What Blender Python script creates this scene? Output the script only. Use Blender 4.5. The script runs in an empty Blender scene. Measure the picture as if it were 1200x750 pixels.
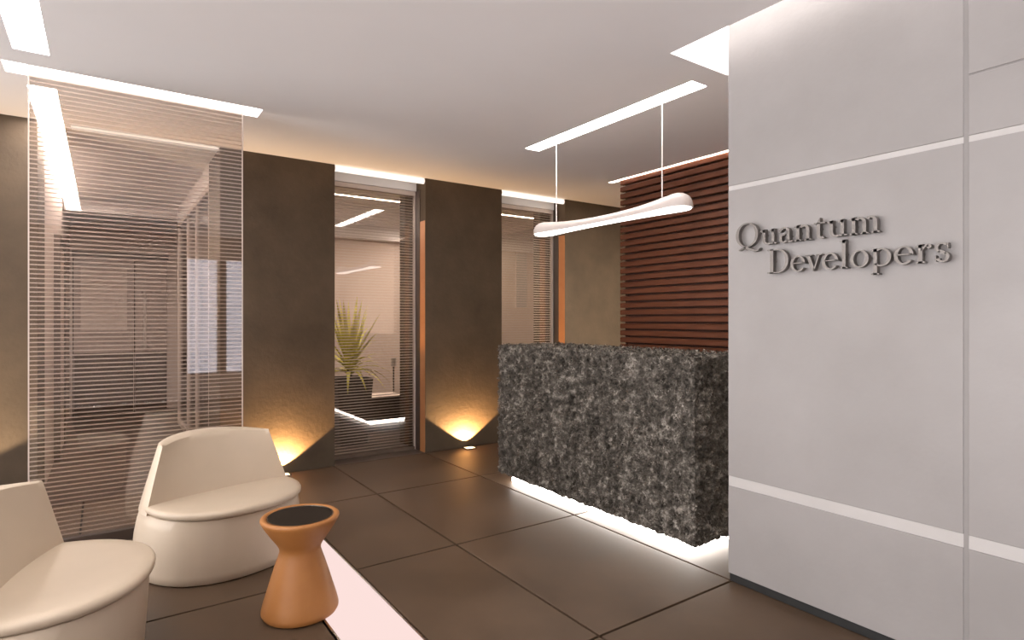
import bpy, bmesh, math, random
from mathutils import Vector, Matrix, noise

random.seed(11)
SC = bpy.context.scene
COL = SC.collection
H = 2.8            # ceiling height
CAM_H = 1.363

# ------------------------------------------------------------------ camera
cam_d = bpy.data.cameras.new('camera')
cam_d.sensor_width = 36.0
cam_d.lens = 688.6 / 1200.0 * 36.0
cam_d.shift_y = -1.0 / 1200.0
cam_d.clip_start = 0.05
cam = bpy.data.objects.new('camera', cam_d)
cam.location = (0, 0, CAM_H)
cam.rotation_euler = (math.pi / 2, 0, -math.radians(34.823))
COL.objects.link(cam)
SC.camera = cam

# ------------------------------------------------------------------ world (daylight outside the rear window and the added left glazing)
w = bpy.data.worlds.new('daylight'); SC.world = w
w.use_nodes = True
bg = w.node_tree.nodes['Background']
bg.inputs[0].default_value = (1.0, 0.985, 0.985, 1)
bg.inputs[1].default_value = 5.6

# ------------------------------------------------------------------ exposure
vs = SC.view_settings
SC.display_settings.display_device = 'sRGB'
vs.view_transform = 'Standard'
vs.look = 'None'
vs.gamma = 1.0
vs.use_curve_mapping = False
vs.exposure = 0.37
SC.cycles.use_denoising = True
SC.cycles.max_bounces = 12
SC.cycles.diffuse_bounces = 6
SC.cycles.transparent_max_bounces = 24
SC.cycles.sample_clamp_indirect = 6.0
SC.cycles.caustics_reflective = False
SC.cycles.caustics_refractive = False

# emission strengths of the lamps the room has
E_STRIP, E_COVE, E_FLOOR, E_DESK, E_PEND, E_HEAD, E_ROOM = 20.0, 7.0, 0.76, 14.0, 3.6, 1.15, 30.0
P_UP = 165.0

# ------------------------------------------------------------------ materials
def new_mat(name):
    m = bpy.data.materials.new(name); m.use_nodes = True
    return m, m.node_tree.nodes, m.node_tree.links

def mat(name, col, rough=0.5, col2=None, scale=4.0, detail=5.0, bump=0.0, bscale=None, metal=0.0, spec=0.45,
        stretch=None, rough2=None, ramp=(0.3, 0.7), coat=0.0):
    m, N, L = new_mat(name)
    b = N['Principled BSDF']
    b.inputs['Base Color'].default_value = (*col, 1)
    b.inputs['Roughness'].default_value = rough
    b.inputs['Metallic'].default_value = metal
    b.inputs['Specular IOR Level'].default_value = spec
    b.inputs['Coat Weight'].default_value = coat
    tc = N.new('ShaderNodeTexCoord'); mp = N.new('ShaderNodeMapping')
    L.new(tc.outputs['Object'], mp.inputs[0])
    if stretch: mp.inputs['Scale'].default_value = stretch
    if col2:
        n = N.new('ShaderNodeTexNoise'); n.inputs['Scale'].default_value = scale; n.inputs['Detail'].default_value = detail
        n.inputs['Roughness'].default_value = 0.6
        L.new(mp.outputs[0], n.inputs['Vector'])
        r = N.new('ShaderNodeValToRGB')
        r.color_ramp.elements[0].position = ramp[0]; r.color_ramp.elements[1].position = ramp[1]
        r.color_ramp.elements[0].color = (*col, 1); r.color_ramp.elements[1].color = (*col2, 1)
        L.new(n.outputs['Fac'], r.inputs[0]); L.new(r.outputs[0], b.inputs['Base Color'])
        if rough2 is not None:
            mr = N.new('ShaderNodeMapRange'); mr.inputs[1].default_value = 0.3; mr.inputs[2].default_value = 0.7
            mr.inputs[3].default_value = rough; mr.inputs[4].default_value = rough2
            L.new(n.outputs['Fac'], mr.inputs[0]); L.new(mr.outputs[0], b.inputs['Roughness'])
    if bump:
        n2 = N.new('ShaderNodeTexNoise'); n2.inputs['Scale'].default_value = bscale or 60; n2.inputs['Detail'].default_value = 6
        L.new(mp.outputs[0], n2.inputs['Vector'])
        bp = N.new('ShaderNodeBump'); bp.inputs['Strength'].default_value = bump; bp.inputs['Distance'].default_value = 0.01
        L.new(n2.outputs['Fac'], bp.inputs['Height']); L.new(bp.outputs[0], b.inputs['Normal'])
    return m

def emit(name, col, s):
    m, N, L = new_mat(name)
    N.remove(N['Principled BSDF'])
    e = N.new('ShaderNodeEmission'); e.inputs[0].default_value = (*col, 1); e.inputs[1].default_value = s
    L.new(e.outputs[0], N['Material Output'].inputs[0])
    return m

def glass(name, tint=(0.9, 0.88, 0.86), refl=0.16):
    m, N, L = new_mat(name)
    N.remove(N['Principled BSDF'])
    t = N.new('ShaderNodeBsdfTransparent'); t.inputs[0].default_value = (*tint, 1)
    g = N.new('ShaderNodeBsdfGlossy'); g.inputs['Roughness'].default_value = 0.015
    lw = N.new('ShaderNodeLayerWeight'); lw.inputs[0].default_value = 0.35
    mr = N.new('ShaderNodeMapRange'); mr.inputs[3].default_value = refl; mr.inputs[4].default_value = 0.75
    L.new(lw.outputs['Fresnel'], mr.inputs[0])
    mx = N.new('ShaderNodeMixShader')
    L.new(mr.outputs[0], mx.inputs[0]); L.new(t.outputs[0], mx.inputs[1]); L.new(g.outputs[0], mx.inputs[2])
    L.new(mx.outputs[0], N['Material Output'].inputs[0])
    return m

def frost(name, col, opac=0.6):
    m, N, L = new_mat(name)
    N.remove(N['Principled BSDF'])
    t = N.new('ShaderNodeBsdfTransparent')
    d = N.new('ShaderNodeBsdfDiffuse'); d.inputs[0].default_value = (*col, 1)
    tr = N.new('ShaderNodeBsdfTranslucent'); tr.inputs[0].default_value = (*col, 1)
    a = N.new('ShaderNodeMixShader'); a.inputs[0].default_value = 0.5
    L.new(d.outputs[0], a.inputs[1]); L.new(tr.outputs[0], a.inputs[2])
    mx = N.new('ShaderNodeMixShader'); mx.inputs[0].default_value = opac
    L.new(t.outputs[0], mx.inputs[1]); L.new(a.outputs[0], mx.inputs[2])
    L.new(mx.outputs[0], N['Material Output'].inputs[0])
    return m

M = {}
M['ceiling'] = mat('ceiling_paint', (0.88, 0.855, 0.85), 0.9, (0.91, 0.885, 0.88), 1.2)
M['brown'] = mat('brown_concrete', (0.058, 0.039, 0.023), 0.75, (0.098, 0.068, 0.042), 2.2, 7, 0.25, 30)
M['brown2'] = mat('brown_reveal', (0.10, 0.068, 0.048), 0.6, (0.13, 0.09, 0.064), 2.2)
M['tile'] = mat('brown_porcelain', (0.056, 0.0345, 0.021), 0.40, (0.118, 0.076, 0.049), 1.8, 8, 0.05, 180, rough2=0.52, spec=0.28, ramp=(0.25, 0.75))
M['joint'] = mat('dark_grout', (0.012, 0.010, 0.009), 0.8, (0.018, 0.014, 0.012), 30)
M['panel'] = mat('pale_grey_concrete', (0.265, 0.248, 0.242), 0.55, (0.31, 0.292, 0.287), 1.6, 7, 0.06, 50, rough2=0.42)
M['inlay'] = mat('white_satin_inlay', (0.45, 0.43, 0.42), 0.4, (0.48, 0.46, 0.45), 6)
M['groove'] = mat('grey_panel_joint', (0.24, 0.225, 0.22), 0.6, (0.26, 0.245, 0.24), 8)
M['black'] = mat('black_recess', (0.012, 0.012, 0.012), 0.6, (0.018, 0.018, 0.018), 20)
M['white_wall'] = mat('warm_white_wall', (0.62, 0.52, 0.46), 0.8, (0.66, 0.56, 0.50), 2)
M['corr_wall'] = mat('taupe_corridor_wall', (0.58, 0.49, 0.44), 0.7, (0.62, 0.53, 0.48), 2)
M['room_floor'] = mat('inner_room_floor', (0.06, 0.042, 0.032), 0.3, (0.09, 0.064, 0.05), 2)
M['plastic'] = mat('cream_plastic', (0.51, 0.415, 0.315), 0.42, (0.55, 0.45, 0.345), 3, 3, 0.03, 90)
M['orange'] = mat('terracotta_orange', (0.33, 0.130, 0.034), 0.5, (0.39, 0.162, 0.045), 5, 5, 0.03, 120)
M['dark_glass'] = mat('smoked_glass_top', (0.022, 0.018, 0.015), 0.06, (0.028, 0.022, 0.018), 6)
M['chrome'] = mat('polished_metal', (0.7, 0.68, 0.66), 0.18, (0.74, 0.72, 0.70), 20, metal=1.0)
M['wood'] = mat('reddish_brown_wood', (0.078, 0.023, 0.010), 0.36, (0.155, 0.052, 0.024), 5, 8, 0.12, 40, stretch=(6, 0.6, 6), ramp=(0.35, 0.7))
M['wood_back'] = mat('dark_slat_backing', (0.030, 0.013, 0.009), 0.8, (0.04, 0.017, 0.012), 8)
M['letter'] = mat('brushed_taupe_metal', (0.14, 0.125, 0.115), 0.42, (0.18, 0.162, 0.15), 40, metal=0.55)
M['lamp_body'] = mat('white_lamp_shell', (0.56, 0.50, 0.475), 0.35, (0.60, 0.535, 0.51), 6)
M['cord'] = mat('white_cord', (0.82, 0.78, 0.75), 0.5, (0.85, 0.81, 0.78), 10)
M['frame'] = mat('pale_metal_frame', (0.62, 0.53, 0.48), 0.4, (0.66, 0.57, 0.52), 10)
M['dark_frame'] = mat('dark_bronze_frame', (0.05, 0.033, 0.025), 0.45, (0.065, 0.043, 0.033), 10)
M['orange_brown'] = mat('orange_brown_strip', (0.42, 0.17, 0.065), 0.4, (0.50, 0.22, 0.085), 3, metal=0.3)
M['planter'] = mat('dark_brown_planter', (0.035, 0.025, 0.02), 0.4, (0.05, 0.037, 0.03), 5)
M['soil'] = mat('dark_soil', (0.02, 0.014, 0.01), 0.9, (0.05, 0.035, 0.025), 40, bump=0.5)
M['leaf'] = mat('yellow_green_leaf', (0.58, 0.57, 0.05), 0.45, (0.82, 0.76, 0.13), 8, 4, stretch=(1, 1, 3))
M['door'] = mat('taupe_door_leaf', (0.40, 0.33, 0.30), 0.35, (0.44, 0.36, 0.33), 3)
M['glass'] = glass('clear_screen_glass', (0.90, 0.86, 0.83), 0.07)
M['wglass'] = glass('clear_window_glass', (0.93, 0.89, 0.86), 0.055)
M['pglass'] = glass('partition_glass', (0.93, 0.92, 0.92), 0.05)
M['tinted'] = glass('tinted_window_glass', (0.60, 0.60, 0.64), 0.06)
M['frost'] = frost('frosted_stripe', (0.90, 0.82, 0.77), 0.75)
M['strip'] = emit('white_ceiling_light', (1.0, 0.94, 0.88), E_STRIP)
M['cove'] = emit('cove_light', (1.0, 0.95, 0.91), E_COVE)
M['floorlight'] = emit('pinkish_floor_light', (1.0, 0.77, 0.73), E_FLOOR)
M['desklight'] = emit('desk_base_light', (1.0, 0.93, 0.86), E_DESK)
M['pendlight'] = emit('pendant_light', (1.0, 0.95, 0.92), E_PEND)
M['headlight'] = emit('window_head_light', (1.0, 0.88, 0.76), E_HEAD)
M['roomlight'] = emit('inner_room_light', (1.0, 0.84, 0.68), E_ROOM)
M['roomfill'] = emit('inner_room_fill_light', (1.0, 0.88, 0.78), 11.0)
M['passfill'] = emit('passage_fill_light', (1.0, 0.88, 0.72), 130.0)
M['corlight'] = emit('corridor_light', (1.0, 0.90, 0.83), 45.0)
M['slatlight'] = emit('slat_top_light', (1.0, 0.88, 0.76), 36.0)
M['lens'] = emit('uplight_lens', (1.0, 0.74, 0.40), 6.0)

# ------------------------------------------------------------------ mesh helpers
class MB:
    def __init__(s): s.v, s.f = [], []
    def box(s, x0, x1, y0, y1, z0, z1):
        b = len(s.v)
        s.v += [(x0,y0,z0),(x1,y0,z0),(x1,y1,z0),(x0,y1,z0),(x0,y0,z1),(x1,y0,z1),(x1,y1,z1),(x0,y1,z1)]
        s.f += [tuple(b+i for i in q) for q in ((0,3,2,1),(4,5,6,7),(0,1,5,4),(1,2,6,5),(2,3,7,6),(3,0,4,7))]
        return s
    def quad(s, *p):
        b = len(s.v); s.v += list(p); s.f.append(tuple(range(b, b+len(p)))); return s
    def prism(s, poly, fn, d0, d1):
        """poly: 2-D points; fn(a,b,d) -> 3-D point; extruded d0..d1"""
        b = len(s.v); n = len(poly)
        s.v += [fn(a, c, d0) for a, c in poly] + [fn(a, c, d1) for a, c in poly]
        s.f.append(tuple(b+i for i in reversed(range(n)))); s.f.append(tuple(b+n+i for i in range(n)))
        for i in range(n):
            j = (i+1) % n
            s.f.append((b+i, b+j, b+n+j, b+n+i))
        return s
    def loft(s, rings, cap0=True, cap1=True):
        b = len(s.v); n = len(rings[0])
        for r in rings: s.v += list(r)
        for k in range(len(rings)-1):
            for i in range(n):
                j = (i+1) % n
                s.f.append((b+k*n+i, b+k*n+j, b+(k+1)*n+j, b+(k+1)*n+i))
        if cap0: s.f.append(tuple(b+i for i in reversed(range(n))))
        if cap1: s.f.append(tuple(b+(len(rings)-1)*n+i for i in range(n)))
        return s
    def lathe(s, prof, cx=0, cy=0, n=48, cap0=True, cap1=True):
        return s.loft([[(cx+r*math.cos(2*math.pi*i/n), cy+r*math.sin(2*math.pi*i/n), z) for i in range(n)] for r, z in prof], cap0, cap1)
    def tube(s, p0, p1, r, n=10):
        p0, p1 = Vector(p0), Vector(p1); d = (p1-p0).normalized()
        a = d.orthogonal().normalized(); c = d.cross(a)
        return s.loft([[tuple(p + r*(a*math.cos(2*math.pi*i/n) + c*math.sin(2*math.pi*i/n))) for i in range(n)] for p in (p0, p1)])
    def mesh(s, name):
        me = bpy.data.meshes.new(name); me.from_pydata([tuple(v) for v in s.v], [], s.f)
        bm = bmesh.new(); bm.from_mesh(me)
        bmesh.ops.recalc_face_normals(bm, faces=bm.faces); bm.to_mesh(me); bm.free()
        return me
    def build(s, name, m, parent=None, smooth=None, bevel=0.0, seg=2, sub=0):
        me = s.mesh(name); me.materials.append(m)
        o = bpy.data.objects.new(name, me); COL.objects.link(o)
        if parent: o.parent = parent
        if bevel:
            md = o.modifiers.new('bevel', 'BEVEL'); md.width = bevel; md.segments = seg; md.limit_method = 'ANGLE'
        if sub:
            md = o.modifiers.new('sub', 'SUBSURF'); md.levels = sub; md.render_levels = sub
        if smooth is not None:
            me.polygons.foreach_set('use_smooth', [True]*len(me.polygons))
            if smooth < 180:
                me.set_sharp_from_angle(angle=math.radians(smooth))
        return o

def box(*a): return MB().box(*a)

def tag(o, label=None, cat=None, group=None, kind=None):
    if label: o['label'] = label
    if cat: o['category'] = cat
    if group: o['group'] = group
    if kind: o['kind'] = kind
    return o

def empty(name, loc=(0, 0, 0), rz=0.0):
    o = bpy.data.objects.new(name, None); o.empty_display_size = 0.1
    o.location = loc; o.rotation_euler = (0, 0, rz); COL.objects.link(o)
    return o

def structure(o, label): return tag(o, label, 'structure', kind='structure')

# ------------------------------------------------------------------ main dimensions
XL, XR = -1.6, 7.6            # shell in X
YB = -2.6                     # wall behind the camera
YA = 5.42                     # front face of the brown wall
YA2 = 6.05                    # its rear face
YR = 8.85                     # rear wall of the inner room
YC = 10.3                     # rear wall of the corridor
COR0, COR1 = -0.388, 0.80     # corridor / left opening
COLS = [(XL, COR0), (COR1, 1.765), (2.695, 3.632), (4.545, XR)]
WINS = [(1.765, 2.695), (3.632, 4.545)]
XW = 2.675                    # panelled wall on the right
YW = 1.871                    # its far end
XS = 4.38                     # slat face

# ------------------------------------------------------------------ floor and tiles
TX, TY = 0.937, 1.25
GX0, GY0 = 1.753, 1.86
floor = structure(box(XL, XR, YB, YC, -0.12, -0.02).build('floor', M['joint']), 'brown floor slab with dark joints between the large tiles')
FL0, FL1, FLY0, FLY1 = 0.816, 1.13, -1.2, 4.12   # luminous strip set in the floor
JG = 0.0065
xs = [GX0 + TX*i for i in range(-4, 4)]
ys = [GY0 + TY*i for i in range(-4, 4)]
cache = {}
def tile(x0, x1, y0, y1):
    x0 += JG; x1 -= JG; y0 += JG; y1 -= JG
    w_, d_ = round(x1-x0, 4), round(y1-y0, 4)
    if w_ < 0.02 or d_ < 0.02: return
    key = (w_, d_)
    if key not in cache:
        c = 0.0015
        mb = MB(); b = [(-w_/2, -d_/2), (w_/2, -d_/2), (w_/2, d_/2), (-w_/2, d_/2)]
        t = [(-w_/2+c, -d_/2+c), (w_/2-c, -d_/2+c), (w_/2-c, d_/2-c), (-w_/2+c, d_/2-c)]
        mb.loft([[(x, y, -0.02) for x, y in b], [(x, y, -c) for x, y in b], [(x, y, 0) for x, y in t]])
        me = mb.mesh('tile'); me.materials.append(M['tile']); cache[key] = me
    o = bpy.data.objects.new('tile', cache[key]); COL.objects.link(o); o.parent = floor
    o.location = ((x0+x1)/2, (y0+y1)/2, 0)
allx = [XL] + [x for x in xs if XL < x < 5.6] + [5.6]
ally = [YB] + [y for y in ys if YB < y < YA] + [YA]
for i in range(len(allx)-1):
    for j in range(len(ally)-1):
        x0, x1, y0, y1 = allx[i], allx[i+1], ally[j], ally[j+1]
        if abs(x0-FL0) < 0.01:
            if y1 <= FLY1 and y0 >= FLY0: tile(FL1, x1, y0, y1)
            elif y0 < FLY0 < y1: tile(x0, x1, y0, FLY0); tile(FL1, x1, FLY0, y1)
            elif y0 < FLY1 < y1: tile(FL1, x1, y0, y1); tile(x0, FL1, FLY1, y1)
            else: tile(x0, x1, y0, y1)
        else: tile(x0, x1, y0, y1)
box(XL, XR, YA+0.004, YC, -0.02, 0).build('floor_slab', M['room_floor'], floor)

fl = empty('floor_light', ((FL0+FL1)/2, (FLY0+FLY1)/2, 0))
tag(fl, 'long glowing pinkish white light strip set flush in the tiled floor', 'floor light')
cx, cy = (FL0+FL1)/2, (FLY0+FLY1)/2
box(FL0+0.012-cx, FL1-0.012-cx, FLY0+0.012-cy, FLY1-0.012-cy, -0.02, -0.001).build('diffuser', M['floorlight'], fl)
fr = MB()
for a in ((FL0+0.003, FL0+0.012, FLY0+0.003, FLY1-0.003), (FL1-0.012, FL1-0.003, FLY0+0.003, FLY1-0.003), (FL0+0.012, FL1-0.012, FLY0+0.003, FLY0+0.012), (FL0+0.012, FL1-0.012, FLY1-0.012, FLY1-0.003)):
    fr.box(a[0]-cx, a[1]-cx, a[2]-cy, a[3]-cy, -0.02, 0.0005)
fr.build('frame', M['chrome'], fl)

# ------------------------------------------------------------------ ceiling with its slots
# (x0, x1, y0, y1, depth)
SL_LONG = (-0.395, -0.24, -1.0, 4.07)
SL_COR = (-0.384, -0.24, 4.66, 8.42)
SL_GLASS = (-0.466, 0.90, 4.285, 4.475)
SL_PEND = (2.915, 3.06, 2.29, 4.0)
SL_COVE = (2.515, 3.02, YB+0.4, 2.12)
SL_SLAT = (4.360, 4.42, 1.2, 4.50)
SL_ROOM = (1.3, 5.6, 6.66, 6.74)
SL_IN1 = (1.1, 2.0, 7.0, 8.4)
SL_IN2 = (3.9, 4.8, 7.2, 8.4)
SL_PASS = (4.70, 5.10, 1.2, 3.3)
HOLES = [SL_LONG, SL_COR, SL_GLASS, SL_PEND, SL_COVE, SL_SLAT, SL_ROOM, SL_IN1, SL_IN2, SL_PASS]
bxs = sorted({XL, XR, *[h[0] for h in HOLES], *[h[1] for h in HOLES]})
bys = sorted({YB, YC, *[h[2] for h in HOLES], *[h[3] for h in HOLES]})
mb = MB()
TH = 0.03
def hole(x, y): return any(h[0] < x < h[1] and h[2] < y < h[3] for h in HOLES)
for i in range(len(bxs)-1):
    for j in range(len(bys)-1):
        x0, x1, y0, y1 = bxs[i], bxs[i+1], bys[j], bys[j+1]
        if not hole((x0+x1)/2, (y0+y1)/2): mb.quad((x0, y0, H), (x0, y1, H), (x1, y1, H), (x1, y0, H))
for h in HOLES:
    d = 0.26 if h is SL_COVE else (0.12 if h in (SL_GLASS, SL_SLAT) else 0.012)
    x0, x1, y0, y1 = h[:4]
    mb.quad((x0, y0, H), (x1, y0, H), (x1, y0, H+d), (x0, y0, H+d)); mb.quad((x0, y1, H), (x1, y1, H), (x1, y1, H+d), (x0, y1, H+d))
    mb.quad((x0, y0, H), (x0, y1, H), (x0, y1, H+d), (x0, y0, H+d)); mb.quad((x1, y0, H), (x1, y1, H), (x1, y1, H+d), (x1, y0, H+d))
    mb.quad((x0, y0, H+d), (x1, y0, H+d), (x1, y1, H+d), (x0, y1, H+d))
ceil = mb.build('ceiling', M['ceiling'])
structure(ceil, 'smooth pale grey plaster ceiling with recessed light slots')
roof = structure(box(XL-0.2, XR+0.2, YB-0.2, YC+0.2, H+0.30, H+0.4).build('roof_slab', M['black']), 'dark slab above the ceiling closing the room')

def strip_light(h, name, label, m, z=H+0.009, inset=0.0):
    o = empty(name, ((h[0]+h[1])/2, (h[2]+h[3])/2, H)); tag(o, label, 'ceiling light')
    cx, cy = (h[0]+h[1])/2, (h[2]+h[3])/2
    box(h[0]+inset-cx, h[1]-inset-cx, h[2]+inset-cy, h[3]-inset-cy, z-H, z-H+0.002).build('diffuser', m, o)
    return o
strip_light(SL_LONG, 'ceiling_strip_light', 'wide white ceiling light strip above the left lounge chair, pointing at the glass screen', M['strip'])
strip_light(SL_COR, 'ceiling_strip_light', 'white ceiling light strip running into the corridor behind the glass screen', M['corlight'])
strip_light(SL_PEND, 'ceiling_strip_light', 'white ceiling light strip directly above the pendant lamp and desk', M['strip'])
strip_light(SL_ROOM, 'ceiling_strip_light', 'thin ceiling light line in the inner room behind the windows', M['roomlight'])
strip_light(SL_GLASS, 'ceiling_strip_light', 'glowing ceiling slot into which the striped glass screen rises', M['cove'], H+0.05, 0.002)
strip_light((4.363, 4.42, 1.2, 4.5), 'ceiling_strip_light', 'thin glowing ceiling slot along the top of the wooden slats', M['slatlight'], H+0.06, 0.002)
strip_light(SL_IN1, 'ceiling_fill_panel', 'added unseen square ceiling fill panel in the inner room beside the corridor', M['roomfill'])  # added fill panel, kept out of view, brightens the inner room
strip_light(SL_IN2, 'ceiling_fill_panel', 'added unseen square ceiling fill panel in the inner room between the windows', M['roomfill'])  # second added fill panel, hidden behind the pier between the windows
strip_light(SL_PASS, 'ceiling_fill_panel', 'added unseen ceiling fill panel in the passage behind the wooden slats', M['passfill'])  # added lamp hidden behind the slats to lighten the wall past the desk
# cove beside the panelled wall: its lamp shines on the wall and up into the trough
strip_light((2.53, 3.0, YB+0.42, 2.10), 'ceiling_cove_light', 'bright ceiling cove trough along the top of the pale panelled wall', M['cove'], H+0.20, 0.0)

# ------------------------------------------------------------------ brown wall with openings
def column(name, x0, x1, label):
    return structure(box(x0, x1, YA, YA2, 0, H).build(name, M['brown'], bevel=0.002, seg=1), label)
column('wall_back_1', *COLS[0], 'brown concrete wall left of the striped glass screen')
column('wall_back_2', *COLS[1], 'brown concrete pier between the corridor opening and the planter window')
column('wall_back_3', *COLS[2], 'brown concrete pier between the two tall windows')
column('wall_back_4', *COLS[3], 'brown concrete wall behind the desk right of the windows')

# reveals lined in the openings
YG = 5.66
for k, (x0, x1) in enumerate(WINS):
    wn = empty('window_%d' % (k+1), (x0, YG, 0))
    structure(wn, ['tall window with planter behind and fine white horizontal stripes', 'tall striped window partly hidden by the textured desk'][k])
    W_ = x1-x0
    fm = MB()
    fm.box(0.0, 0.014, -0.02, 0.03, 0.0, H-0.10); fm.box(W_-0.014, W_, -0.02, 0.03, 0.0, H-0.10)
    fm.box(0.014, W_-0.014, -0.02, 0.03, H-0.145, H-0.10)
    box(0.014, W_-0.014, -0.02, 0.03, 0.0, 0.03).build('sill_rail', M['brown2'], wn)
    fm.build('window_frame', M['frame'], wn)
    box(0.014, W_-0.014, 0.003, 0.011, 0.03, H-0.145).build('pane', M['wglass'], wn)
    st = MB(); z = 0.045
    while z < H-0.16:
        st.box(0.015, W_-0.015, 0.0125, 0.0145, z, z+0.0085); z += 0.0285
    tag(st.build('frosted_stripes', M['frost'], wn), kind='stuff')
    box(0.0, W_, -0.03, 0.08, H-0.098, H-0.012).build('head_board', M['ceiling'], wn)
    # strips on the right-hand reveal: orange-brown in front, dark bronze behind
    box(W_-0.004, W_-0.0005, YA+0.004-YG, YA+0.115-YG, 0.002, 2.37).build('reveal_strip', M['orange_brown'], wn)
    box(W_-0.006, W_-0.0005, YA+0.117-YG, -0.022, 0.002, H-0.10).build('dark_jamb', M['dark_frame'], wn)
def head_light(x0, x1, y, label, z=H-0.028, r=0.028, name='window_head_light'):
    o = empty(name, ((x0+x1)/2, y, z)); tag(o, label, 'light')
    hw = (x1-x0)/2
    n = 20
    top = MB().loft([[(s*hw, r*math.cos(a)*1.0, r*math.sin(a)*0.98) for a in [math.pi*2*i/n for i in range(n)]] for s in (-0.994, 0.994)])
    top.build('tube', M['headlight'], o, smooth=60)
    for s in (-1, 1):
        MB().loft([[(s*hw*q, r*1.03*math.cos(a), r*0.995*math.sin(a)) for a in [math.pi*2*i/n for i in range(n)]] for q in (0.985, 0.999)]).build('end_cap', M['lamp_body'], o)
head_light(*WINS[0], YA+0.03, 'glowing light tube across the head of the planter window')
head_light(*WINS[1], YA+0.03, 'glowing light tube across the head of the window behind the desk')
head_light(-0.20, COR1, YA+0.03, 'thin glowing light line over the corridor opening behind the glass screen', z=H-0.014, r=0.013)

# ------------------------------------------------------------------ shell walls
lw_ = MB()
lw_.box(XL-0.15, XL, YB, YB+0.3, 0, H+0.3); lw_.box(XL-0.15, XL, 5.3, YC, 0, H+0.3); lw_.box(XL-0.15, XL, YB+0.3, 5.3, H-0.04, H+0.3); lw_.box(XL-0.15, XL, YB+0.3, 5.3, 0, 0.06)
structure(lw_.build('wall_left', M['white_wall']), 'unseen left wall, opened up for the added fill daylight')
wn = empty('window_4', (XL-0.08, YB+0.3, 0)); structure(wn, 'added full height glazing for fill daylight, unseen beyond the left edge of the view')  # glazing added out of view so daylight fills the room and ceiling
NP = 7; PW = (5.3-YB-0.3)/NP
for k in range(NP+1): box(-0.03, 0.03, PW*k-0.02, PW*k+0.02, 0.06, H-0.04).build('mullion', M['frame'], wn)
for k in range(NP): box(-0.005, 0.005, PW*k+0.02, PW*(k+1)-0.02, 0.06, H-0.04).build('pane', M['pglass'], wn)
structure(box(5.6, 5.75, -0.2, YA, 0, H).build('wall_right', M['brown']), 'brown side wall closing the passage behind the slats')
structure(box(2.95, 5.6, -0.2, -0.05, 0, H).build('wall_right_return', M['white_wall']), 'return wall behind the panelled wall')
structure(box(XR, XR+0.15, YA, YC, 0, H+0.3).build('wall_inner_side', M['white_wall']), 'side wall of the inner room')
# rear wall behind the camera with a wide daylight window
WX0, WX1, WZ0, WZ1 = 1.10, 2.40, 0.43, 2.40
rw = MB()
rw.box(XL, WX0, YB-0.15, YB, 0, H+0.3); rw.box(WX0, WX1, YB-0.15, YB, 0, WZ0); rw.box(WX0, WX1, YB-0.15, YB, WZ1, H+0.3); rw.box(WX1, 5.75, YB-0.15, YB, 0, H+0.3)
structure(rw.build('wall_front', M['white_wall']), 'rear wall behind the viewer with a wide daylight window')
wn = empty('window_3', (0, YB-0.08, 0)); structure(wn, 'wide daylight window behind the viewer, seen mirrored in the glass screen')
posts = [WX0, 1.708, WX1]
for a, b in zip(posts[:-1], posts[1:]): box(a+0.07, b-0.07, -0.004, 0.004, WZ0, WZ1).build('pane', M['tinted'], wn)
for x in posts: box(x-0.07, x+0.07, -0.05, 0.05, WZ0, WZ1).build('mullion', M['dark_frame'], wn)

# ------------------------------------------------------------------ corridor and inner room
structure(box(COR0-0.15, COR0, YA2, YC, 0, H).build('wall_corridor', M['corr_wall']), 'left wall of the corridor behind the glass screen')
structure(box(XL, XR, YC, YC+0.15, 0, H+0.3).build('wall_corridor_end', M['corr_wall']), 'end wall of the corridor with double doors')
structure(box(COR1+0.10, XR, YR, YR+0.12, 0, H).build('wall_inner_room', M['white_wall']), 'pale rear wall of the inner room behind the windows')
structure(box(COR0, COR1, 8.82, 8.95, H-0.13, H).build('trim_corridor_beam', M['ceiling']), 'shallow ceiling beam crossing the corridor')
structure(box(COR1+0.10, XR, 8.70, YR, H-0.20, H).build('trim_inner_beam', M['ceiling']), 'shallow ceiling beam along the inner room rear wall')
# glazed partition along the corridor
gp = empty('glass_partition', (COR1, YA2, 0)); tag(gp, 'framed glass partition along the right side of the corridor', 'partition')
LP = YR-YA2
box(0.0, 0.05, 0.005, LP, H-0.24, H-0.19).build('top_rail', M['frame'], gp)
box(0.0, 0.05, 0.005, LP, H-0.19, H-0.002).build('fascia', M['ceiling'], gp)
box(0.0, 0.05, 0.005, LP, 0.0, 0.06).build('bottom_rail', M['frame'], gp)
mys = [0.025, 0.97, 1.75, LP-0.03]
for y in mys: box(0.002, 0.048, y-0.022, y+0.022, 0.06, H-0.24).build('mullion', M['frame'], gp)
for a, b in zip(mys[:-1], mys[1:]): box(0.02, 0.028, a+0.022, b-0.022, 0.06, H-0.24).build('pane', M['pglass'], gp)
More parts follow.
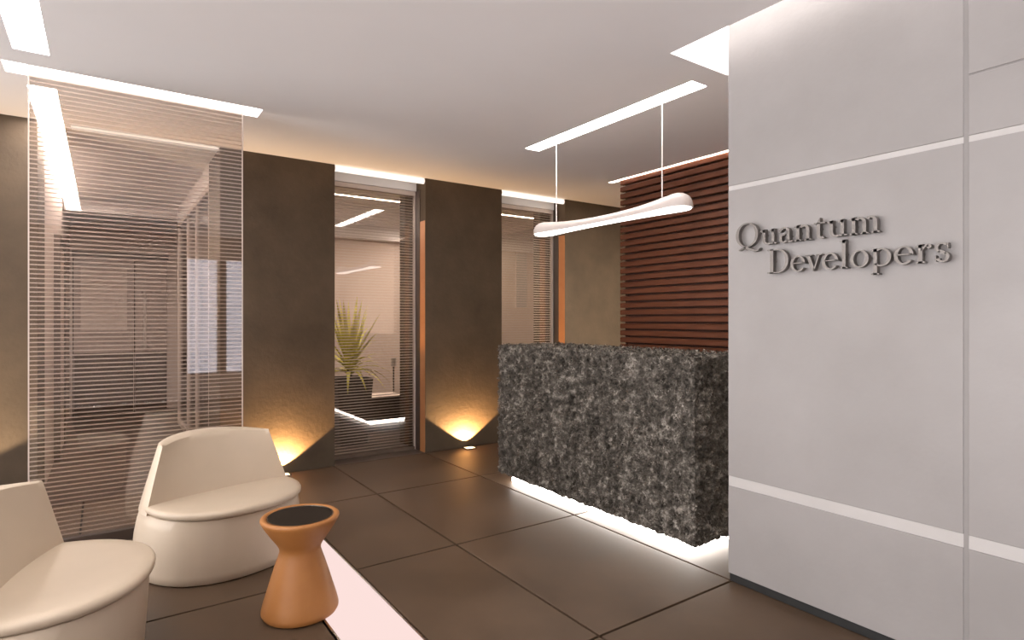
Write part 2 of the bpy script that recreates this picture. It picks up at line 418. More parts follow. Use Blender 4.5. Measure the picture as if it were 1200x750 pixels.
# corridor end doors
for k, (x0, x1) in enumerate(((-0.34, 0.365), (0.385, 0.79))):
    d = empty('door_%d' % (k+1), (x0, YC, 0)); structure(d, ['wide taupe door leaf at the end of the corridor', 'narrow taupe door leaf with long pull handle at the corridor end'][k])
    W_ = x1-x0
    lf = box(0, W_, -0.05, -0.003, 0.01, 2.25).build('door_leaf', M['door'], d, bevel=0.004)
    f = MB(); f.box(-0.02, W_+0.02, -0.065, -0.052, 2.255, 2.32); f.box(-0.012, -0.002, -0.065, -0.002, 0, 2.25)
    f.build('door_frame', M['dark_frame'], d)
    box(0.004, W_-0.004, -0.0535, -0.0505, 0.02, 0.88).build('kick_panel', M['dark_frame'], lf)
    if k == 1:
        hd = MB().tube((0.12, -0.10, 0.93), (0.12, -0.10, 1.77), 0.022); hd.tube((0.12, -0.10, 1.05), (0.12, -0.05, 1.05), 0.01); hd.tube((0.12, -0.10, 1.65), (0.12, -0.05, 1.65), 0.01)
        hd.build('pull_handle', M['lamp_body'], lf, smooth=40)
    else:
        box(0.08, W_-0.08, -0.056, -0.05, 1.2, 2.1).build('door_panel', M['corr_wall'], lf)
d = empty('door_3', (COR0, 7.6, 0)); structure(d, 'dark narrow door on the left corridor wall')
box(0.002, 0.035, -0.45, 0.45, 0.01, 2.1).build('door_leaf', M['corr_wall'], d, bevel=0.003)
f = MB(); f.box(0.002, 0.05, -0.53, -0.45, 0, 2.18); f.box(0.002, 0.05, 0.45, 0.53, 0, 2.18); f.box(0.002, 0.05, -0.45, 0.45, 2.1, 2.18)
f.build('door_frame', M['dark_frame'], d)
# white panel on the inner room wall and a switch on the reveal
wp = empty('wall_panel', (6.36, YR, 1.58)); tag(wp, 'tall white panel on the inner room wall seen through the rear window', 'panel')
box(-0.12, 0.12, -0.02, -0.001, 0, 1.0).build('board', M['inlay'], wp, bevel=0.003)
f = MB(); f.box(-0.13, -0.121, -0.025, -0.001, -0.01, 1.01); f.box(0.121, 0.13, -0.025, -0.001, -0.01, 1.01)
f.build('frame', M['frame'], wp)

# ------------------------------------------------------------------ striped glass screen
YS = 4.36
gs = empty('glass_screen', (-0.352, YS, 0)); tag(gs, 'tall frameless glass screen with fine horizontal white stripes behind the lounge chairs', 'glass screen')
GW = 1.134
box(0, GW, -0.006, 0.006, 0.068, H+0.046).build('pane', M['glass'], gs)
st = MB(); z = 0.085
while z < H+0.04:
    st.box(0.002, GW-0.002, 0.0075, 0.0095, z, z+0.0075); z += 0.0265
tag(st.build('frosted_stripes', M['frost'], gs), kind='stuff')
box(-0.01, GW+0.01, -0.03, 0.03, 0.0, 0.068).build('base_channel', M['dark_frame'], gs, bevel=0.003)
for x in (0.0, GW): box(x-0.003, x+0.003, -0.008, 0.008, 0.07, H+0.04).build('edge_trim', M['frame'], gs)

# ------------------------------------------------------------------ panelled wall on the right
PT = 0.03
core = structure(box(XW+PT, 2.95, YB, YW, 0, H+0.25).build('wall_panelled', M['black']), 'pale grey panelled wall carrying the company sign')
colsY = [(YW, 0.851), (0.835, -0.19), (-0.206, -1.23), (-1.246, YB+0.01)]
rows1 = [(0.044, 0.496), (0.549, 2.030), (2.055, H+0.24)]
rows2 = [(0.044, 0.496), (0.549, 2.030), (2.055, 2.278), (2.286, H+0.24)]
for k, (ya, yb) in enumerate(colsY):
    for z0, z1 in (rows2 if k == 1 else rows1):
        box(XW, XW+PT-0.001, yb, ya, z0, z1).build('wall_panel', M['panel'], core, bevel=0.0015, seg=1)
    for z0, z1 in ((0.4965, 0.5485), (2.0305, 2.0545)):
        box(XW+0.004, XW+PT-0.001, yb, ya, z0, z1).build('inlay_band', M['inlay'], core)
for ya in (0.851, -0.19, -1.23): box(XW+0.003, XW+PT-0.001, ya-0.016, ya, 0.044, H+0.24).build('joint_cover', M['groove'], core)
box(XW+0.004, XW+PT-0.001, -0.19, 0.835, 2.278, 2.286).build('joint_cover', M['groove'], core)
structure(box(XW+0.012, XW+PT-0.001, YB, YW-0.002, 0.0, 0.042).build('baseboard_right', M['black']), 'black recessed plinth under the pale panelled wall')
box(XW+PT, 2.95, YW, YW+0.012, 0.044, H+0.24).build('end_panel', M['panel'], core)

# ------------------------------------------------------------------ sign letters
class Glyph:
    def __init__(s): s.polys = []
    def bar(s, x0, x1, y0, y1): s.polys.append([(x0, y0), (x1, y0), (x1, y1), (x0, y1)]); return s
    def poly(s, *p): s.polys.append(list(p)); return s
    def arc(s, cx, cy, rx, ry, a0, a1, tv, th, n=20):
        """crescent stroke, tv thick at the sides, th thick at top and bottom; convex quads"""
        for i in range(n):
            q = []
            for a, k in ((a0+(a1-a0)*i/n, 0), (a0+(a1-a0)*(i+1)/n, 0), (a0+(a1-a0)*(i+1)/n, 1), (a0+(a1-a0)*i/n, 1)):
                t = math.radians(a); q.append((cx+(rx-k*tv)*math.cos(t), cy+(ry-k*th)*math.sin(t)))
            s.polys.append(q)
        return s
    def stroke(s, pts, ws):
        for (p, q, w0, w1) in zip(pts[:-1], pts[1:], ws[:-1], ws[1:]):
            dx, dy = q[0]-p[0], q[1]-p[1]; l = math.hypot(dx, dy); nx, ny = -dy/l/2, dx/l/2
            s.polys.append([(p[0]-nx*w0, p[1]-ny*w0), (q[0]-nx*w1, q[1]-ny*w1), (q[0]+nx*w1, q[1]+ny*w1), (p[0]+nx*w0, p[1]+ny*w0)])
        return s
    def serif(s, x0, x1, y, up=1):
        t = 0.038
        return s.poly((x0, y), (x1, y), (x1, y+up*t), ((x0+x1)/2+0.07, y+up*t*1.6), ((x0+x1)/2-0.07, y+up*t*1.6), (x0, y+up*t))
XH = 0.62; ST = 0.115; TN = 0.05
def stem(g, x, y0, y1, foot=True, flag=True):
    g.bar(x, x+ST, y0, y1)
    if foot: g.serif(x-0.075, x+ST+0.075, y0)
    if flag: g.poly((x-0.085, y1-0.075), (x+ST*0.9, y1-0.13), (x+ST, y1+0.015), (x+ST*0.8, y1+0.015), (x-0.085, y1-0.04))
    return g
def gQ():
    g = Glyph(); g.arc(0.52, 0.5, 0.50, 0.525, 0, 360, 0.125, 0.05, 40)
    g.stroke([(0.16, -0.13), (0.30, -0.06), (0.46, -0.04), (0.66, -0.12), (0.86, -0.20), (1.04, -0.165), (1.10, -0.10)], [0.04, 0.06, 0.075, 0.10, 0.085, 0.05, 0.02])
    g.stroke([(0.40, 0.0), (0.44, -0.06)], [0.09, 0.09]); return g, 1.09
def gu():
    g = Glyph(); stem(g, 0.12, 0.20, XH, False); stem(g, 0.50, 0.0, XH, False)
    g.arc(0.34, 0.21, 0.22, 0.22, 180, 300, ST, 0.075, 14); g.stroke([(0.44, 0.02), (0.52, 0.10)], [0.05, 0.04])
    g.poly((0.55, 0.0), (0.72, 0.02), (0.72, 0.055), (0.55, 0.09)); return g, 0.76
def ga():
    g = Glyph(); g.bar(0.36, 0.36+ST, 0.06, 0.44); g.arc(0.27, 0.42, 0.205, 0.205, 0, 150, ST, 0.06, 14)
    g.stroke([(0.07, 0.47), (0.15, 0.50)], [0.09, 0.07])
    g.arc(0.235, 0.17, 0.185, 0.185, 60, 330, ST, 0.055, 20); g.stroke([(0.27, 0.33), (0.38, 0.37)], [0.05, 0.045])
    g.arc(0.50, 0.10, 0.14, 0.11, 180, 320, 0.07, 0.06, 10); return g, 0.62
def gn():
    g = Glyph(); stem(g, 0.12, 0, XH); stem(g, 0.50, 0, 0.40, True, False)
    g.arc(0.405, 0.40, 0.21, 0.225, 0, 140, ST, 0.08, 14); return g, 0.76
def gm():
    g = Glyph(); stem(g, 0.12, 0, XH)
    for k in (0, 1):
        stem(g, 0.47+0.35*k, 0, 0.41, True, False); g.arc(0.385+0.35*k, 0.40, 0.20, 0.225, 0, 140, ST, 0.08, 14)
    return g, 1.08
def gt():
    g = Glyph(); g.bar(0.13, 0.13+ST, 0.16, XH); g.poly((0.13, XH), (0.13+ST, XH), (0.13+ST, 0.80)); g.bar(0.02, 0.43, XH-0.05, XH)
    g.arc(0.30, 0.16, 0.17, 0.17, 180, 310, ST, 0.075, 14); return g, 0.47
def gD():
    g = Glyph(); g.bar(0.14, 0.14+ST+0.02, 0, 0.98); g.bar(0.02, 0.45, 0, 0.05); g.bar(0.02, 0.45, 0.93, 0.98)
    g.arc(0.44, 0.49, 0.46, 0.49, -90, 90, 0.13, 0.05, 28); return g, 0.96
def ge():
    g = Glyph(); g.arc(0.31, 0.31, 0.29, 0.325, 0, 325, ST, 0.06, 30); g.bar(0.10, 0.58, 0.315, 0.355); return g, 0.62
def gv():
    g = Glyph(); g.stroke([(0.09, XH-0.02), (0.31, 0.0)], [0.13, 0.10]); g.stroke([(0.31, 0.0), (0.51, XH-0.02)], [0.055, 0.045])
    g.bar(-0.02, 0.24, XH-0.04, XH); g.bar(0.40, 0.62, XH-0.04, XH); return g, 0.60
def gl():
    g = Glyph(); stem(g, 0.12, 0, 1.06); return g, 0.36
def go():
    g = Glyph(); g.arc(0.34, 0.31, 0.31, 0.325, 0, 360, ST, 0.05, 32); return g, 0.68
def gp_():
    g = Glyph(); stem(g, 0.12, -0.30, XH); g.arc(0.36, 0.31, 0.32, 0.325, -135, 135, ST, 0.055, 26); return g, 0.74
def gr():
    g = Glyph(); stem(g, 0.12, 0, XH); g.stroke([(0.20, 0.42), (0.30, 0.55), (0.40, 0.585)], [0.05, 0.07, 0.09]); g.arc(0.42, 0.545, 0.075, 0.075, 0, 360, 0.074, 0.074, 12); return g, 0.52
def gs_():
    g = Glyph(); g.arc(0.25, 0.465, 0.185, 0.17, 30, 250, 0.09, 0.05, 16)
    g.stroke([(0.17, 0.37), (0.27, 0.31), (0.36, 0.25)], [0.09, 0.12, 0.09])
    g.arc(0.27, 0.165, 0.19, 0.18, -160, 60, 0.10, 0.05, 16); g.bar(0.07, 0.10, 0.02, 0.22); g.bar(0.395, 0.425, 0.43, 0.60); return g, 0.52
sign = empty('wall_sign', (XW, 1.34, 1.583))
tag(sign, 'raised taupe metal lettering reading Quantum Developers on the pale panelled wall', 'sign')
def line(gl_list, y_left, y_right, zb, cap):
    tot = sum(g[1] for g in gl_list); sx = (y_left-y_right)/tot; x = 0.0
    for g, adv in gl_list:
        mb = MB()
        ox = x
        def fn(a, c, d, ox=ox): return (-d, y_left-(ox+a)*sx-1.34, zb+c*cap-1.583)
        for p in g.polys: mb.prism(p, fn, 0.014, 0.040)
        # hidden standoff pins that carry the letter off the wall
        a0, c0 = g.polys[0][0]; a1, c1 = g.polys[0][2]
        q = fn((a0+a1)/2, (c0+c1)/2, 0)
        mb.tube((0, q[1], q[2]), (-0.016, q[1], q[2]), 0.004, 6)
        mb.build('letter', M['letter'], sign)
        x += adv
line([gQ(), gu(), ga(), gn(), gt(), gu(), gm()], 1.802, 1.118, 1.724, 0.117)
line([gD(), ge(), gv(), ge(), gl(), go(), gp_(), ge(), gr(), gs_()], 1.63, 0.875, 1.583, 0.117)

# ------------------------------------------------------------------ wooden slat wall
sw = empty('slat_wall', (XS, 4.34, 0)); tag(sw, 'tall feature wall of horizontal reddish brown wooden slats behind the desk', 'slat wall')
Y0s, Y1s = -3.1, -0.0
box(0.05, 0.09, Y0s, Y1s-0.03, 0, H-0.005).build('backing_panel', M['wood_back'], sw)
PITCH = 0.0703
slat_me = None
k = 0
while k < 40:
    z = 0.002 + k*PITCH
    if slat_me is None:
        m0 = MB().prism([(0.0, 0.004), (0.006, 0.0), (0.05, 0.0), (0.05, 0.054), (0.012, 0.054), (0.0, 0.046)], lambda a, c, d: (a, d, c), Y0s, Y1s)
        slat_me = m0.mesh('slat'); slat_me.materials.append(M['wood'])
    o = bpy.data.objects.new('slat', slat_me); COL.objects.link(o); o.parent = sw; o.location = (0, 0, z); k += 1
for y in (-0.05, -1.3, -2.6): box(0.045, 0.05, y-0.02, y+0.02, 0.01, H-0.02).build('batten', M['wood_back'], sw)

# ------------------------------------------------------------------ reception desk
DX0, DX1, DY0, DY1, DZ0, DZ1 = 2.758, 3.38, 2.145, 4.165, 0.065, 1.142
desk = empty('reception_desk', ((DX0+DX1)/2, (DY0+DY1)/2, 0)); tag(desk, 'large reception desk clad in rough grey stone with a glowing base', 'desk')
def stone_mat():
    m, N, L = new_mat('rough_grey_stone')
    b = N['Principled BSDF']; b.inputs['Roughness'].default_value = 0.8; b.inputs['Specular IOR Level'].default_value = 0.3
    tc = N.new('ShaderNodeTexCoord')
    n = N.new('ShaderNodeTexNoise'); n.inputs['Scale'].default_value = 22; n.inputs['Detail'].default_value = 9; n.inputs['Roughness'].default_value = 0.72
    n2 = N.new('ShaderNodeTexNoise'); n2.inputs['Scale'].default_value = 7; n2.inputs['Detail'].default_value = 3
    L.new(tc.outputs['Object'], n.inputs['Vector']); L.new(tc.outputs['Object'], n2.inputs['Vector'])
    ad = N.new('ShaderNodeMath'); ad.operation = 'MULTIPLY_ADD'; ad.inputs[1].default_value = 0.35
    L.new(n2.outputs['Fac'], ad.inputs[0]); L.new(n.outputs['Fac'], ad.inputs[2])
    r = N.new('ShaderNodeValToRGB'); e = r.color_ramp.elements
    e[0].position = 0.55; e[0].color = (0.030, 0.025, 0.020, 1); e[1].position = 0.90; e[1].color = (0.46, 0.42, 0.37, 1)
    q = e.new(0.70); q.color = (0.115, 0.100, 0.084, 1)
    L.new(ad.outputs[0], r.inputs[0]); L.new(r.outputs[0], b.inputs['Base Color'])
    n3 = N.new('ShaderNodeTexNoise'); n3.inputs['Scale'].default_value = 90; n3.inputs['Detail'].default_value = 6
    L.new(tc.outputs['Object'], n3.inputs['Vector'])
    bp = N.new('ShaderNodeBump'); bp.inputs['Strength'].default_value = 0.8; bp.inputs['Distance'].default_value = 0.012
    L.new(n3.outputs['Fac'], bp.inputs['Height']); L.new(bp.outputs[0], b.inputs['Normal'])
    return m
M['stone'] = stone_mat()
def stone_block(name, x0, x1, y0, y1, z0, z1, step):
    nx, ny, nz = [max(2, int((b-a)/step)) for a, b in ((x0, x1), (y0, y1), (z0, z1))]
    idx = {}; verts = []; faces = []
    def vid(i, j, k):
        key = (i, j, k)
        if key not in idx:
            p = Vector((x0+(x1-x0)*i/nx, y0+(y1-y0)*j/ny, z0+(z1-z0)*k/nz))
            n = Vector(((i == nx)-(i == 0), (j == ny)-(j == 0), (k == nz)-(k == 0))).normalized()
            a = noise.noise(p*26.0)+0.6*noise.noise(p*55.0+Vector((3, 1, 7)))
            t = abs(noise.noise(p*34.0+Vector((9, 2, 4))))
            f = noise.noise(p*120.0)
            d = 0.016*a + 0.030*t + 0.008*f - 0.014
            jit = Vector((noise.noise(p*70), noise.noise(p*70+Vector((5, 5, 5))), noise.noise(p*70+Vector((11, 3, 8)))))*0.0045
            if k == 0: d *= 0.5; jit.z = 0
            idx[key] = len(verts); verts.append(p + n*d + jit)
        return idx[key]
    def grid(fn, a, b):
        for i in range(a):
            for j in range(b): faces.append((fn(i, j), fn(i+1, j), fn(i+1, j+1), fn(i, j+1)))
    grid(lambda i, j: vid(0, i, j), ny, nz); grid(lambda i, j: vid(nx, i, j), ny, nz)
    grid(lambda i, j: vid(i, 0, j), nx, nz); grid(lambda i, j: vid(i, ny, j), nx, nz)
    grid(lambda i, j: vid(i, j, nz), nx, ny); grid(lambda i, j: vid(i, j, 0), nx, ny)
    mb = MB(); mb.v = verts; mb.f = faces
    return mb
cx, cy = (DX0+DX1)/2, (DY0+DY1)/2
stone_block('stone', DX0-cx, DX1-cx, DY0-cy, DY1-cy, DZ0, DZ1, 0.0095).build('stone_cladding', M['stone'], desk)
fl_ = MB(); rnd = random.Random(5)
def flake(p, n):
    n = Vector(n); t = n.orthogonal().normalized(); b_ = n.cross(t); a = rnd.uniform(0, 6.283)
    e = t*math.cos(a)+b_*math.sin(a); f_ = n.cross(e)
    L0 = rnd.uniform(0.005, 0.013); W0 = rnd.uniform(0.003, 0.007); lift = rnd.uniform(0.0, 0.016)
    q = Vector(p)+n*rnd.uniform(-0.002, 0.008)
    i = len(fl_.v)
    fl_.v += [q-e*L0-f_*W0*0.5, q-e*L0*0.2+f_*W0+n*lift*0.3, q+e*L0+f_*0.001+n*lift, q+e*L0*0.1-f_*W0+n*lift*0.5]
    fl_.f.append((i, i+1, i+2, i+3))
for _ in range(34000):
    r_ = rnd.random(); ux, uy, uz = rnd.uniform(DX0, DX1)-cx, rnd.uniform(DY0, DY1)-cy, rnd.uniform(DZ0+0.008, DZ1)
    if r_ < 0.56: p, n = (DX0-cx, uy, uz), (-1, 0, 0)
    elif r_ < 0.74: p, n = (ux, DY0-cy, uz), (0, -1, 0)
    elif r_ < 0.88: p, n = (ux, uy, DZ1), (0, 0, 1)
    else: p, n = (ux, DY1-cy, uz), (0, 1, 0)
    if noise.noise(Vector(p)*19.0) < rnd.uniform(-0.5, 0.35): continue
    flake(p, n)
tag(fl_.build('stone_flakes', M['stone'], desk), kind='stuff')
box(DX0+0.07-cx, DX1-0.07-cx, DY0+0.075-cy, DY1-0.10-cy, 0.0, DZ0+0.01).build('glowing_base', M['desklight'], desk)

# ------------------------------------------------------------------ pendant lamp
PX, PY0, PY1, PZ = 2.99, 2.362, 3.925, 2.066
pl = empty('pendant_lamp', (PX, (PY0+PY1)/2, PZ)); tag(pl, 'white bone-shaped linear pendant lamp hanging above the reception desk', 'pendant lamp')
LH = (PY1-PY0)/2
def pw(s):  # half width and height along the length, s in -1..1
    e = abs(s); base = 0.045+0.062*e**2.2; hh = 0.052+0.062*e**2.2
    endr = 0.125/ LH*1.0
    k = 1.0
    if e > 1-endr:
        q = (e-(1-endr))/endr; k = math.sqrt(max(0.0, 1-q*q))
    return base*max(k, 0.02), hh*max(k, 0.02)**0.8
rings = []; under = []
ss = [math.sin(math.pi/2*(-1+2*i/60)) for i in range(61)]
for s in ss:
    wd, hh = pw(s); n = 16
    rings.append([(wd*math.cos(math.pi*i/n), s*LH, hh*math.sin(math.pi*i/n)**0.85) for i in range(n+1)])
mb = MB()
b0 = 0
for r in rings: mb.v += r
n1 = len(rings[0])
for k in range(len(rings)-1):
    for i in range(n1-1): mb.f.append((k*n1+i, k*n1+i+1, (k+1)*n1+i+1, (k+1)*n1+i))
    mb.f.append((k*n1+n1-1, k*n1, (k+1)*n1, (k+1)*n1+n1-1))
mb.build('shell', M['lamp_body'], pl, smooth=50)
mb = MB(); rr = []
for s in ss:
    wd, hh = pw(s); wd = max(wd-0.006, 0.001)
    rr.append([(-wd, s*LH*0.992, -0.001), (wd, s*LH*0.992, -0.001), (wd*0.9, s*LH*0.990, -0.010), (-wd*0.9, s*LH*0.990, -0.010)])
mb.loft(rr); mb.build('diffuser', M['pendlight'], pl, smooth=40)
for y, zt in ((3.674, 0.075), (2.585, 0.088)):
    c = MB().tube((0, y-(PY0+PY1)/2, zt), (0, y-(PY0+PY1)/2, H-PZ+0.009), 0.004, 10).build('cord', M['cord'], pl, smooth=60)

# ------------------------------------------------------------------ lounge chairs
def make_chair():
    root = empty('lounge_chair')
    # local frame: front = -Y, width = X
    n = 64
    def outline(r, cyo, ex=2.25, fr=1.0):
        pts = []
        for i in range(n):
            a = 2*math.pi*i/n; c, s_ = math.cos(a), math.sin(a)
            x = r*math.copysign(abs(c)**(2/ex), c); y = r*math.copysign(abs(s_)**(2/ex), s_)
            pts.append((x, y*fr+cyo))
        return pts
    mb = MB(); rings = []
    for z, r, cyo in ((0.004, 0.408, 0.080), (0.010, 0.416, 0.080), (0.05, 0.419, 0.078), (0.12, 0.419, 0.073), (0.20, 0.415, 0.063), (0.28, 0.406, 0.05), (0.336, 0.394, 0.038), (0.340, 0.388, 0.038)):
        rings.append([(x, y, z) for x, y in outline(r, cyo)])
    mb.loft(rings); mb.build('body', M['plastic'], root, smooth=50)
    # seat pad with a projecting rounded lip
    mb = MB(); rings = []
    for z, r in ((0.342, 0.378), (0.344, 0.390), (0.352, 0.399), (0.368, 0.401), (0.378, 0.396), (0.3835, 0.384), (0.383, 0.345), (0.378, 0.20), (0.376, 0.05)):
        rings.append([(x, y, z) for x, y in outline(r, 0.02)])
    mb.loft(rings); mb.build('seat', M['plastic'], root, smooth=60)
    # backrest: outer face carries the body up, inner face is a shallow hollow leaning back
    m_, lv = 32, 12
    inner, outer = [], []
    ztop = 0.672
    for k in range(lv+1):
        t = k/lv; z = 0.338+(ztop-0.338)*t
        hw = 0.408-0.098*t**1.05
        ry = 0.392-0.150*t
        yc = 0.028+0.055*t
        ri, ro = [], []
        for i in range(m_+1):
            a = math.pi*(1-i/m_)
            c, s_ = math.cos(a), math.sin(a)
            u = math.copysign(abs(c)**(2/2.25), c)
            v = abs(s_)**(2/2.25)
            bulge = 1-abs(u)**2.2
            zi = z+0.022*bulge*t
            yi = yc+bulge*(0.060+0.060*t)
            xi = u*(hw-0.006)
            ri.append((xi, yi-0.004, zi)); ro.append((u*hw*(1-0.14*v), max(yc+0.028*(1-t)+0.022+ry*v, yi+0.03), zi))
        inner.append(ri); outer.append(ro)
    mb = MB(); loops = []
    for k in range(lv+1): loops.append(inner[k]+outer[k][::-1])
    # rounded crest
    crest = []
    top_i, top_o = inner[-1], outer[-1]
    ci = [tuple(Vector(a)*0.8+Vector(b)*0.2+Vector((0, 0, 0.010))) for a, b in zip(top_i, top_o)]
    co = [tuple(Vector(a)*0.2+Vector(b)*0.8+Vector((0, 0, 0.008))) for a, b in zip(top_i, top_o)]
    loops.append(ci+co[::-1])
    b = 0; L_ = len(loops[0])
    for r in loops: mb.v += r
    for k in range(len(loops)-1):
        for i in range(L_):
            j = (i+1) % L_; mb.f.append((k*L_+i, k*L_+j, (k+1)*L_+j, (k+1)*L_+i))
    for base, rev in ((0, True), ((len(loops)-1)*L_, False)):
        for i in range(m_): mb.f.append((base+i, base+i+1, base+L_-2-i, base+L_-1-i))
    mb.build('backrest', M['plastic'], root, smooth=55)
    return root
def copy_tree(o, parent=None):
    c = o.copy(); COL.objects.link(c); c.parent = parent
    for ch in [x for x in bpy.data.objects if x.parent == o]: copy_tree(ch, c)
    return c
ch1 = make_chair()
ch2 = copy_tree(ch1)
ch1.location = (0.575, 3.685, 0); ch1.rotation_euler = (0, 0, math.atan2(0.29, 0.957))
ch2.location = (-0.205, 2.86, 0); ch2.rotation_euler = (0, 0, math.atan2(0.97, 0.24))
tag(ch1, 'cream moulded lounge chair beside the orange side table', 'lounge chair', 'cream lounge chairs')
tag(ch2, 'cream moulded lounge chair cut off by the left edge of the photo', 'lounge chair', 'cream lounge chairs')

# ------------------------------------------------------------------ side table
tb = empty('side_table', (0.755, 2.815, 0)); tag(tb, 'orange hourglass side table with a dark glass top', 'side table')
prof = [(0.150, 0.004), (0.164, 0.006), (0.171, 0.018), (0.171, 0.030), (0.162, 0.065), (0.145, 0.12), (0.127, 0.18), (0.111, 0.23), (0.098, 0.268), (0.091, 0.290), (0.093, 0.308), (0.104, 0.328), (0.128, 0.362), (0.152, 0.398), (0.168, 0.424), (0.1745, 0.438), (0.174, 0.446), (0.168, 0.451), (0.158, 0.451), (0.150, 0.447), (0.147, 0.440)]
MB().lathe(prof, n=64).build('body', M['orange'], tb, smooth=50)
gt_ = MB().lathe([(0.141, 0.441), (0.1415, 0.446), (0.140, 0.4475)], n=64).build('glass_top', M['dark_glass'], tb, smooth=40)
MB().lathe([(0.1425, 0.440), (0.1465, 0.440), (0.1465, 0.449), (0.1425, 0.449), (0.1425, 0.440)], n=64, cap0=False, cap1=False).build('metal_rim', M['chrome'], gt_, smooth=40)

# ------------------------------------------------------------------ planters with spiky plants
def planter(loc, rz, label, hgt=0.72):
    p = empty('planter', loc, rz); tag(p, label, 'planter')
    a, b = 0.15, 0.20
    def sq(r, z): return [(-r, -r, z), (r, -r, z), (r, r, z), (-r, r, z)]
    MB().loft([sq(a, 0.0), sq(b, hgt), sq(b-0.02, hgt), sq(b-0.03, hgt-0.08)]).build('pot', M['planter'], p, bevel=0.004)
    MB().loft([sq(b-0.03, hgt-0.079), sq(b-0.028, hgt-0.04)]).build('soil', M['soil'], p)
    return p
def leaf_mesh(L_, W_, droop):
    mb = MB(); n = 8; rings = []
    for i in range(n+1):
        t = i/n
        out = L_*t*(0.35+0.65*droop)*1.0; up = L_*(t*(1-0.45*droop)-droop*0.95*t*t)
        wd = W_*(0.8+0.5*t)*(1-t)**0.85+0.0008
        th = 0.002*(1-t)+0.0005
        rings.append([(out, -wd, up+wd*0.35), (out, 0, up), (out, wd, up+wd*0.35), (out, 0, up+th)])
    mb.loft(rings); me = mb.mesh('leaf'); me.materials.append(M['leaf']); return me
LEAVES = [leaf_mesh(0.64, 0.032, d) for d in (0.0, 0.1, 0.25, 0.5, 0.85)]
def plant(loc, label, nl=72, sc=1.0):
    p = empty('spiky_plant', loc); tag(p, label, 'plant', 'spiky plants in planters')
    rnd = random.Random(int(loc[0]*100))
    MB().lathe([(0.03, -0.02), (0.035, 0.03), (0.028, 0.14), (0.006, 0.20)], n=10).build('stem', M['soil'], p, smooth=60)
    for i in range(nl):
        t = i/nl
        me = LEAVES[min(4, int(t*5))]
        o = bpy.data.objects.new('leaf', me); COL.objects.link(o); o.parent = p
        o.location = (0, 0, 0.05+0.12*(1-t)); o.rotation_euler = (0, rnd.uniform(-0.12, 0.12), i*2.39996+rnd.uniform(-.2, .2))
        s = sc*rnd.uniform(0.8, 1.15)*(1.12-0.4*t); o.scale = (s, s*1.1, s)
    return p
planter((2.235, 6.36, 0), 0.0, 'dark tapered square planter standing behind the left tall window')
plant((2.235, 6.36, 0.685), 'yellow green spiky plant growing in the planter behind the left tall window')
planter((4.02, 6.46, 0), 0.0, 'dark planter behind the right tall window, hidden below the desk top')
plant((4.02, 6.46, 0.685), 'yellow green spiky plant whose tips show above the desk in the right tall window')

# low cabinet and slim post in the inner room
cb = empty('drawer_cabinet', (2.50, 6.75, 0)); tag(cb, 'low dark drawer cabinet with bright handles beside the planter behind the window', 'cabinet')
box(0, 0.56, 0.018, 0.40, 0.03, 0.405).build('body', M['planter'], cb, bevel=0.003)
box(-0.005, 0.565, -0.006, 0.405, 0.406, 0.424).build('top_board', M['corr_wall'], cb, bevel=0.002)
box(0.02, 0.54, 0.03, 0.39, 0.0, 0.03).build('plinth', M['black'], cb)
for z0, z1 in ((0.045, 0.155), (0.162, 0.278), (0.285, 0.398)):
    dr = box(0.006, 0.554, 0.0, 0.016, z0, z1).build('drawer', M['planter'], cb, bevel=0.002)
    box(0.03, 0.10, -0.016, -0.0005, z1-0.045, z1-0.022).build('handle', M['chrome'], dr, bevel=0.003)
ps = empty('plate_stand', (3.13, 7.22, 0)); tag(ps, 'slim dark post carrying a small white plate in the inner room', 'stand')
MB().lathe([(0.11, 0.0), (0.11, 0.008), (0.02, 0.014)], n=24).build('base', M['planter'], ps, smooth=40)
MB().tube((0, 0, 0.012), (0, 0, 0.74), 0.009).build('post', M['planter'], ps, smooth=60)
box(-0.035, 0.035, -0.008, 0.008, 0.74, 0.86).build('plate', M['inlay'], ps, bevel=0.003)

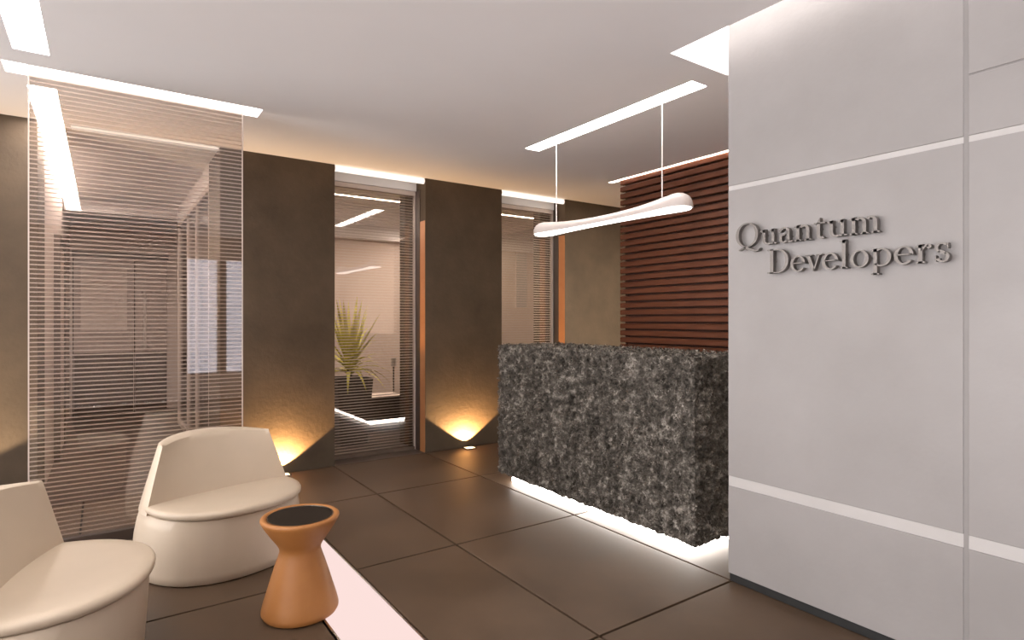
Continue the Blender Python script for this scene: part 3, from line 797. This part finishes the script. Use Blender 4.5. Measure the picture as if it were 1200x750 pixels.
# ------------------------------------------------------------------ floor uplights on the brown piers
def uplight(x, label, gap=0.09, power=P_UP, col=(1.0, 0.58, 0.24)):
    y = YA-gap
    o = empty('floor_uplight', (x, y, 0)); tag(o, label, 'uplight', 'floor uplights at the brown piers')
    f = MB(); f.box(-0.06, -0.048, -0.05, 0.05, 0, 0.012); f.box(0.048, 0.06, -0.05, 0.05, 0, 0.012); f.box(-0.048, 0.048, -0.05, -0.038, 0, 0.012); f.box(-0.048, 0.048, 0.038, 0.05, 0, 0.012)
    f.build('housing', M['chrome'], o)
    box(-0.047, 0.047, -0.037, 0.037, 0.001, 0.005).build('lens', M['lens'], o)
    ld = bpy.data.lights.new('uplight_lamp', 'POINT'); ld.energy = power; ld.color = col; ld.shadow_soft_size = 0.008
    ld.use_nodes = True; N = ld.node_tree.nodes; L = ld.node_tree.links
    tc = N.new('ShaderNodeTexCoord'); sp = N.new('ShaderNodeSeparateXYZ'); L.new(tc.outputs['Normal'], sp.inputs[0])
    # photometric distribution: sharp wide upward cone, thrown towards the wall
    c1 = N.new('ShaderNodeMapRange'); c1.interpolation_type = 'SMOOTHSTEP'; c1.inputs[1].default_value = 0.56; c1.inputs[2].default_value = 0.62; L.new(sp.outputs['Z'], c1.inputs[0])
    c2 = N.new('ShaderNodeMapRange'); c2.interpolation_type = 'SMOOTHSTEP'; c2.inputs[1].default_value = -0.40; c2.inputs[2].default_value = 0.45; L.new(sp.outputs['Y'], c2.inputs[0])
    mu = N.new('ShaderNodeMath'); mu.operation = 'MULTIPLY'; L.new(c1.outputs[0], mu.inputs[0]); L.new(c2.outputs[0], mu.inputs[1])
    L.new(mu.outputs[0], N['Emission'].inputs['Strength'])
    lo = bpy.data.objects.new('uplight_lamp', ld); COL.objects.link(lo); lo.parent = o
    lo.location = (0, 0.005, 0.014)
uplight(1.285, 'small floor uplight at the brown pier behind the cream lounge chair')
uplight(3.165, 'small floor uplight at the brown pier between the two tall windows')
uplight(-0.95, 'added unseen floor uplight brightening the brown wall left of the glass screen', 0.45, 95.0, (1.0, 0.76, 0.50))  # extra uplight added outside the view to lift the left wall
